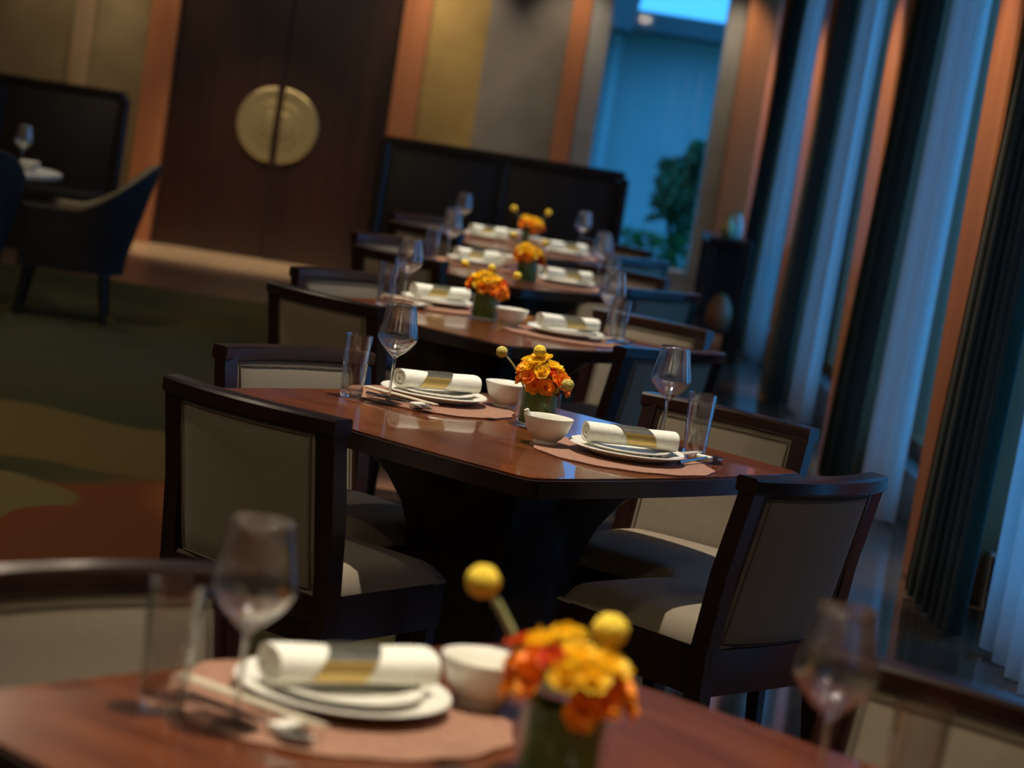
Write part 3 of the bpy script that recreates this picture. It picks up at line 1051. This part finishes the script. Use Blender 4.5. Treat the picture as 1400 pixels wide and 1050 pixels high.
def petal_flower(name, m, n, layers, R, cup, mc, narrow=1.0, seed=1):
    rnd = random.Random(seed)
    root = empty(name)
    g = G()
    for l in range(layers):
        rr = R * (1 - .24 * l)
        tilt = cup + l * .35
        for k in range(n):
            a0 = 2 * math.pi * (k + .5 * l) / n + rnd.uniform(-.12, .12)
            tl = tilt + rnd.uniform(-.15, .15)
            wid = narrow * rr * math.sin(math.pi / n) * 1.25
            ca, sa = math.cos(a0), math.sin(a0)
            def pp(u, v):
                s = v                              # along the petal
                w = wid * math.sin(math.pi * min(1, .12 + .80 * s)) ** .8 * (u - .5) * 2
                r = rr * s
                bend = tl + .35 * s
                out = r * math.cos(bend)
                up = r * math.sin(bend) + .25 * abs(w) * (1 - s * .4) - .10 * rr * s ** 3
                return Vector((out * ca - w * sa, out * sa + w * ca, up + .001 * l))
            g.grid(4, 5, pp)
    g.build('petals', m, root, 80)
    g = G()
    g.lathe([(0, -.004), (R * .16, 0), (R * .18, R * .16), (R * .10, R * .30), (0, R * .34)], 12)
    g.build('flower_centre', mc, root, 60)
    return root
def add_stem(root, vec, m, rad=.0016):
    g = G()
    v = Vector(vec)
    g.tube([(0, 0, 0), v * .5 + Vector((0, 0, -.006)), v], rad, 6)
    g.build('stem', m, root, 60)

FL = {'yellow': petal_flower('yellow_bloom', M['p_yellow'], 8, 4, .0235, .30, M['p_cream'], .85, 2),
      'orange': petal_flower('orange_bloom', M['p_orange'], 6, 2, .0225, .12, M['p_red'], .72, 3),
      'red': petal_flower('red_bloom', M['p_red'], 5, 2, .0185, .30, M['p_orange'], .7, 4)}
for k_, r_ in FL.items():
    add_stem(r_, (0, 0, -.035), M['stem'], .002)
FK = {k_: Kind(r_) for k_, r_ in FL.items()}

def billy(loc_base, head, r, m, label, group, stem_r=.0026, curve=.02, pale=False):
    """drumstick flower: round head on a bare stem rising out of the vase"""
    root = empty('billy_button', loc_base)
    tag(root, label, 'flower', group)
    h = Vector(head) - Vector(loc_base)
    g = G()
    n, mm = 18, 12
    rows = []
    prof = [(r * math.sin(math.pi * k / mm), r * .93 * math.cos(math.pi * k / mm)) for k in range(mm + 1)]
    prof = [(max(0, a), b) for a, b in prof]
    prof[0] = (0, prof[0][1]); prof[-1] = (0, prof[-1][1])
    g.lathe(prof, n, h)
    rnd = random.Random(int(r * 1e5))
    for v in g.bm.verts:
        d = v.co - h
        if d.length > 0:
            v.co = h + d * (1 + rnd.uniform(-.05, .05))
    g.build('head', m, root, 80)
    g = G()
    pts = []
    for k in range(9):
        t = k / 8
        p = Vector((0, 0, 0)).lerp(h, t)
        p.z += curve * math.sin(math.pi * t)
        pts.append(p)
    g.tube(pts, stem_r, 8)
    g.build('stem', M['stem_pale'], root, 60)
    return root

def bouquet(t, vx, vy, billys, blooms):
    vn = 'vase on the %s' % TNAME[t]
    vase_kind.put((vx, vy, ZT + .0002), random.uniform(0, 1), 'low round glass %s, lined with a green leaf' % vn, 'vase', 'flower vases')
    for k, (r, u, d, rad, pale) in enumerate(billys):
        pos = ['longest-stemmed, leaning left', 'second', 'third'][k]
        nm = ['tall yellow ball flower leaning left in the %s' % vn, 'yellow ball flower %s in the %s' % ('at the top right' if t != 1 else 'at the top', vn), 'ball flower at the right edge of the %s' % vn][k]
        billy((vx + r * .12, vy + d * .5, ZT + .03), (vx + r, vy + d, ZT + u), rad, M['billy_pale'] if pale else M['billy'], nm, 'yellow ball flowers', .0022 if t else .0048, .022)
    for (kind, r, u, d, s, tx_, tz_) in []:
        o = FK[kind].put((vx + r, vy + d, ZT + u), 0, '%s blossom in the %s' % ({'yellow': 'layered yellow', 'orange': 'open orange', 'red': 'small red'}[kind], vn), 'flower', '%s blossoms in the %s' % (kind, vn))
        o.rotation_euler = (tx_, random.uniform(-.15, .15), tz_)
        o.rotation_mode = 'XYZ'
        o.scale = (s, s, s)

ORD = ['leftmost', 'second from left', 'third from left', 'fourth from left', 'fifth from left', 'sixth from left', 'seventh from left', 'eighth from left', 'ninth from left', 'tenth from left', 'eleventh from left', 'twelfth from left', 'thirteenth from left', 'fourteenth from left', 'fifteenth from left', 'sixteenth from left', 'seventeenth from left']
def std_blooms(seed, k=1.0):
    """a dome of small blossoms: yellow on top, orange around, a few red ones low on the right"""
    rnd = random.Random(seed)
    L = []
    n = 25
    for i in range(n):
        f = (i + .5) / n
        pol = math.acos(1 - f * 1.12)               # 0 at the top of the dome
        az = i * 2.39996 + seed
        r = .058 * math.sin(pol) * math.cos(az) + rnd.uniform(-.005, .005)
        d = .052 * math.sin(pol) * math.sin(az) + rnd.uniform(-.005, .005)
        u = .106 + .050 * math.cos(pol) + rnd.uniform(-.004, .005) + (.006 if r < 0 else -.006)
        kd = 'yellow' if (pol < .95 or (pol < 1.25 and abs(r) < .03)) else 'orange'
        if kd == 'orange' and r > .022 and d < .01 and u < .105: kd = 'red' if i % 2 else 'orange'
        if kd == 'yellow' and i == 6: kd = 'red'
        L.append([kd, r * k, u, d * k, rnd.uniform(1.08, 1.32), min(1.35, pol * .85), math.atan2(d, r), rnd.uniform(0, 6)])
    cnt = {}
    out = []
    for e in sorted(L, key=lambda e: e[1]):
        c = cnt.get(e[0], 0); cnt[e[0]] = c + 1
        out.append((e[0], e[1], e[2], e[3], e[4], (ORD[c], e[5], e[6]), e[7]))
    return out

def place_blooms(t, vx, vy, L):
    vn = 'vase on the %s' % TNAME[t]
    for (kind, r, u, d, s, (w_, lean, ang), spin) in L:
        o = FK[kind].put((vx + r, vy + d, ZT + u), 0, '%s %s blossom in the %s' % (w_, {'yellow': 'layered yellow', 'orange': 'open orange', 'red': 'small red'}[kind], vn), 'flower', '%s blossoms in the %s' % (kind, vn))
        axis = Vector((-math.sin(ang), math.cos(ang), 0))
        Rm = Matrix.Rotation(lean, 3, axis) @ Matrix.Rotation(spin, 3, 'Z')
        o.rotation_euler = Rm.to_euler()
        o.scale = (s, s, s)

V = [(.120, 2.70), (.072, 5.80), (-.135, 8.50), (-.01, 10.66), (-.03, 13.58)]
B = [[(-.118, .216, 0, .0200, False), (.034, .180, .01, .0215, False)],
     [(-.108, .168, 0, .0145, True), (-.018, .186, -.02, .0155, False), (.060, .120, -.064, .0155, True)],
     [(-.094, .186, 0, .0150, False), (.003, .186, -.01, .0150, False), (.095, .172, 0, .0150, False)],
     [(-.085, .20, 0, .0165, False), (.060, .185, 0, .0165, False)],
     [(-.110, .200, 0, .0180, False), (.085, .205, 0, .0180, False)]]
for t in range(5):
    bouquet(t, V[t][0], V[t][1], B[t], [])
    L = std_blooms(40 + t, [1.08, .95, 1.1, 1.0, 1.05][t])
    if t == 0:
        L.append(('red', -.068, .150, .0, 1.0, ('highest', .5, 3.1), 1.0))
    place_blooms(t, V[t][0], V[t][1], L)

# ================================================================== panelled benches at the back
def bench(loc, w, h, label, npan):
    root = empty('panelled_bench', loc)
    tag(root, label, 'bench')
    g = G()
    g.box((0, .0, h - .03), (w - .06, .10, .06), .012)
    g.build('top_rail', M['bench_wood'], root, 0)
    for sx in (-1, 1):
        g = G(); g.box((sx * (w / 2 - .035), 0, (h - .045) / 2), (.07, .11, h - .045), .010); g.build('side_post', M['bench_wood'], root, 0)
    pw = (w - .14 - .05 * (npan - 1)) / npan
    for k in range(npan):
        x = -w / 2 + .07 + pw / 2 + k * (pw + .05)
        g = G(); g.box((x, -.005, h / 2 + .16), (pw, .05, h - .44), .015, 2); g.build('panel', M['panel'], root, 30)
        if k:
            g = G(); g.box((x - pw / 2 - .025, 0, h / 2), (.05, .09, h - .12), .006); g.build('mullion', M['bench_wood'], root, 0)
    g = G(); g.box((0, -.30, .19), (w, .55, .38), .01); g.build('seat_box', M['bench_wood'], root, 0)
    for k in range(npan):
        x = -w / 2 + .07 + pw / 2 + k * (pw + .05)
        g = G(); g.box((x, -.30, .43), (pw, .52, .10), .03, 3); g.build('seat_cushion', M['leather'], root, 40)
bench((-.27, 15.95, 0), 1.66, 1.20, 'tall dark two-panel bench back behind the farthest table', 2)
bench((-3.95, 17.45, 0), 1.84, 1.19, 'tall dark panelled bench at the left wall behind the armchairs', 2)

# ================================================================== lounge on the left
def make_armchair():
    """front +Y; wraparound shell rising from the arms to the back"""
    root = empty('armchair')
    def path(u):
        # u 0..1 runs arm front left -> back -> arm front right
        a = math.pi * (u * 1.0)
        if u < .25:
            t = u / .25
            return Vector((-.31, .26 - .34 * t)), Vector((-1, 0))
        if u > .75:
            t = (1 - u) / .25
            return Vector((.31, .26 - .34 * t)), Vector((1, 0))
        t = (u - .25) / .5 * math.pi
        n = Vector((-math.cos(t), -math.sin(t)))
        return Vector((-.31 * math.cos(t), -.08 - .24 * math.sin(t))), n
    def top(u):
        b = max(0, 1 - abs(u - .5) / .30)
        b = b * b * (3 - 2 * b)
        return .60 + .29 * b
    def shell(u, v, off):
        p, n = path(u)
        z = .27 + (top(u) - .27) * v
        flare = .10 * max(0, 1 - abs(u - .5) / .30) * max(0, v - .15) - .05 * (1 - v)
        q = p + n * (off + flare)
        return Vector((q.x, q.y, z))
    g = G()
    g.thick(41, 9, lambda u, v: shell(u, v, .035), lambda u, v: shell(u, v, .032))
    g.build('outer_shell', M['leather'], root, 60)
    g = G()
    g.thick(41, 9, lambda u, v: shell(u, v, .030) + Vector((0, 0, .012 * v)), lambda u, v: shell(u, v, -.025) + Vector((0, 0, -.004)))
    g.build('inner_padding', M['leather_in'], root, 60)
    g = G(); g.box((0, .03, .31), (.50, .42, .09), .03, 2); g.build('seat_base', M['leather'], root, 40)
    g = G(); g.box((0, .04, .405), (.52, .44, .10), .035, 3); g.build('seat_cushion', M['leather_in'], root, 40)
    for sx in (-1, 1):
        for sy in (-1, 1):
            g = G()
            g.tube([(sx * .22, sy * .20, .28), (sx * .25, sy * .235, 0)], [.026, .016], 8)
            g.build('leg', M['black_wood'], root, 50)
    return root
arm_kind = Kind(make_armchair())
arm_kind.put((-2.52, 13.25, 0), math.radians(90 + 8), 'charcoal curved armchair seen from the side at the left table', 'armchair', 'curved armchairs on the left')
arm_kind.put((-3.08, 12.6, 0), math.radians(90 - 50), 'charcoal armchair cut off by the left picture edge', 'armchair', 'curved armchairs on the left')

def lounge_table():
    root = empty('round_table', (-3.28, 13.45, 0))
    tag(root, 'round dark table with pale top beside the curved armchair', 'table')
    g = G(); g.lathe([(0, .715), (.60, .715), (.615, .722), (.615, .745), (.60, .752), (0, .752)], 48); g.build('table_top', M['cloth'], root, 40)
    g = G(); g.lathe([(0, 0), (.28, 0), (.28, .03), (.07, .06), (.06, .60), (.12, .70), (.12, .715), (0, .715)], 32); g.build('pedestal', M['black_wood'], root, 40)
lounge_table()
K['wine'].put((-2.87, 13.35, .7523), 0, 'wine glass on the pale round table at the left edge', 'wine glass', 'wine glasses')
K['bowl'].put((-2.80, 13.25, .7523), 0, 'white bowl near the rim of the pale round table', 'bowl', 'rice bowls')
K['nap'].put((-2.98, 13.2, .7523), .4, 'rolled napkin on the pale round table at the left edge', 'napkin', 'rolled napkins')

# ================================================================== side console in the far right corner
def console():
    root = empty('console_table', (1.32, 16.75, 0))
    tag(root, 'dark wood console table in the far corner by the curtains', 'console table')
    g = G(); g.box((0, 0, .83), (.30, .80, .05), .008); g.build('top', M['bench_wood'], root, 0)
    for sx in (-1, 1):
        for sy in (-1, 1):
            g = G(); g.box((sx * .125, sy * .37, .405), (.045, .045, .81), .004); g.build('leg', M['bench_wood'], root, 0)
    g = G(); g.box((0, 0, .22), (.24, .74, .03), .004); g.build('shelf', M['bench_wood'], root, 0)
    g = G(); g.box((0, .36, .52), (.24, .02, .56), .003); g.build('end_panel', M['bench_wood'], root, 0)
console()
def jar(loc, m, prof, label, cat, name):
    root = empty(name, loc)
    tag(root, label, cat)
    g = G(); g.lathe(prof, 28); g.build('body', m, root, 50)
    g = G(); z = prof[-2][1]; g.lathe([(0, z), (.018, z), (.022, z + .008), (.016, z + .018), (0, z + .022)], 20); g.build('lid', M['brass_dark'], root, 50)
jar((1.29, 16.45, .8552), M['brass'], [(0, 0), (.035, 0), (.045, .02), (.050, .06), (.036, .11), (.022, .13), (.022, .15), (0, .152)], 'small brass jar on the dark corner console', 'jar', 'brass_jar')
jar((1.36, 16.62, .8552), M['china'], [(0, 0), (.030, 0), (.046, .03), (.042, .10), (.026, .15), (.026, .17), (0, .172)], 'white lidded jar on the dark corner console', 'jar', 'white_jar')
jar((1.33, 16.55, .2352), M['copper'], [(0, 0), (.06, 0), (.085, .05), (.08, .15), (.05, .20), (.05, .22), (0, .222)], 'copper-coloured pot on the lower shelf of the console', 'pot', 'copper_pot')
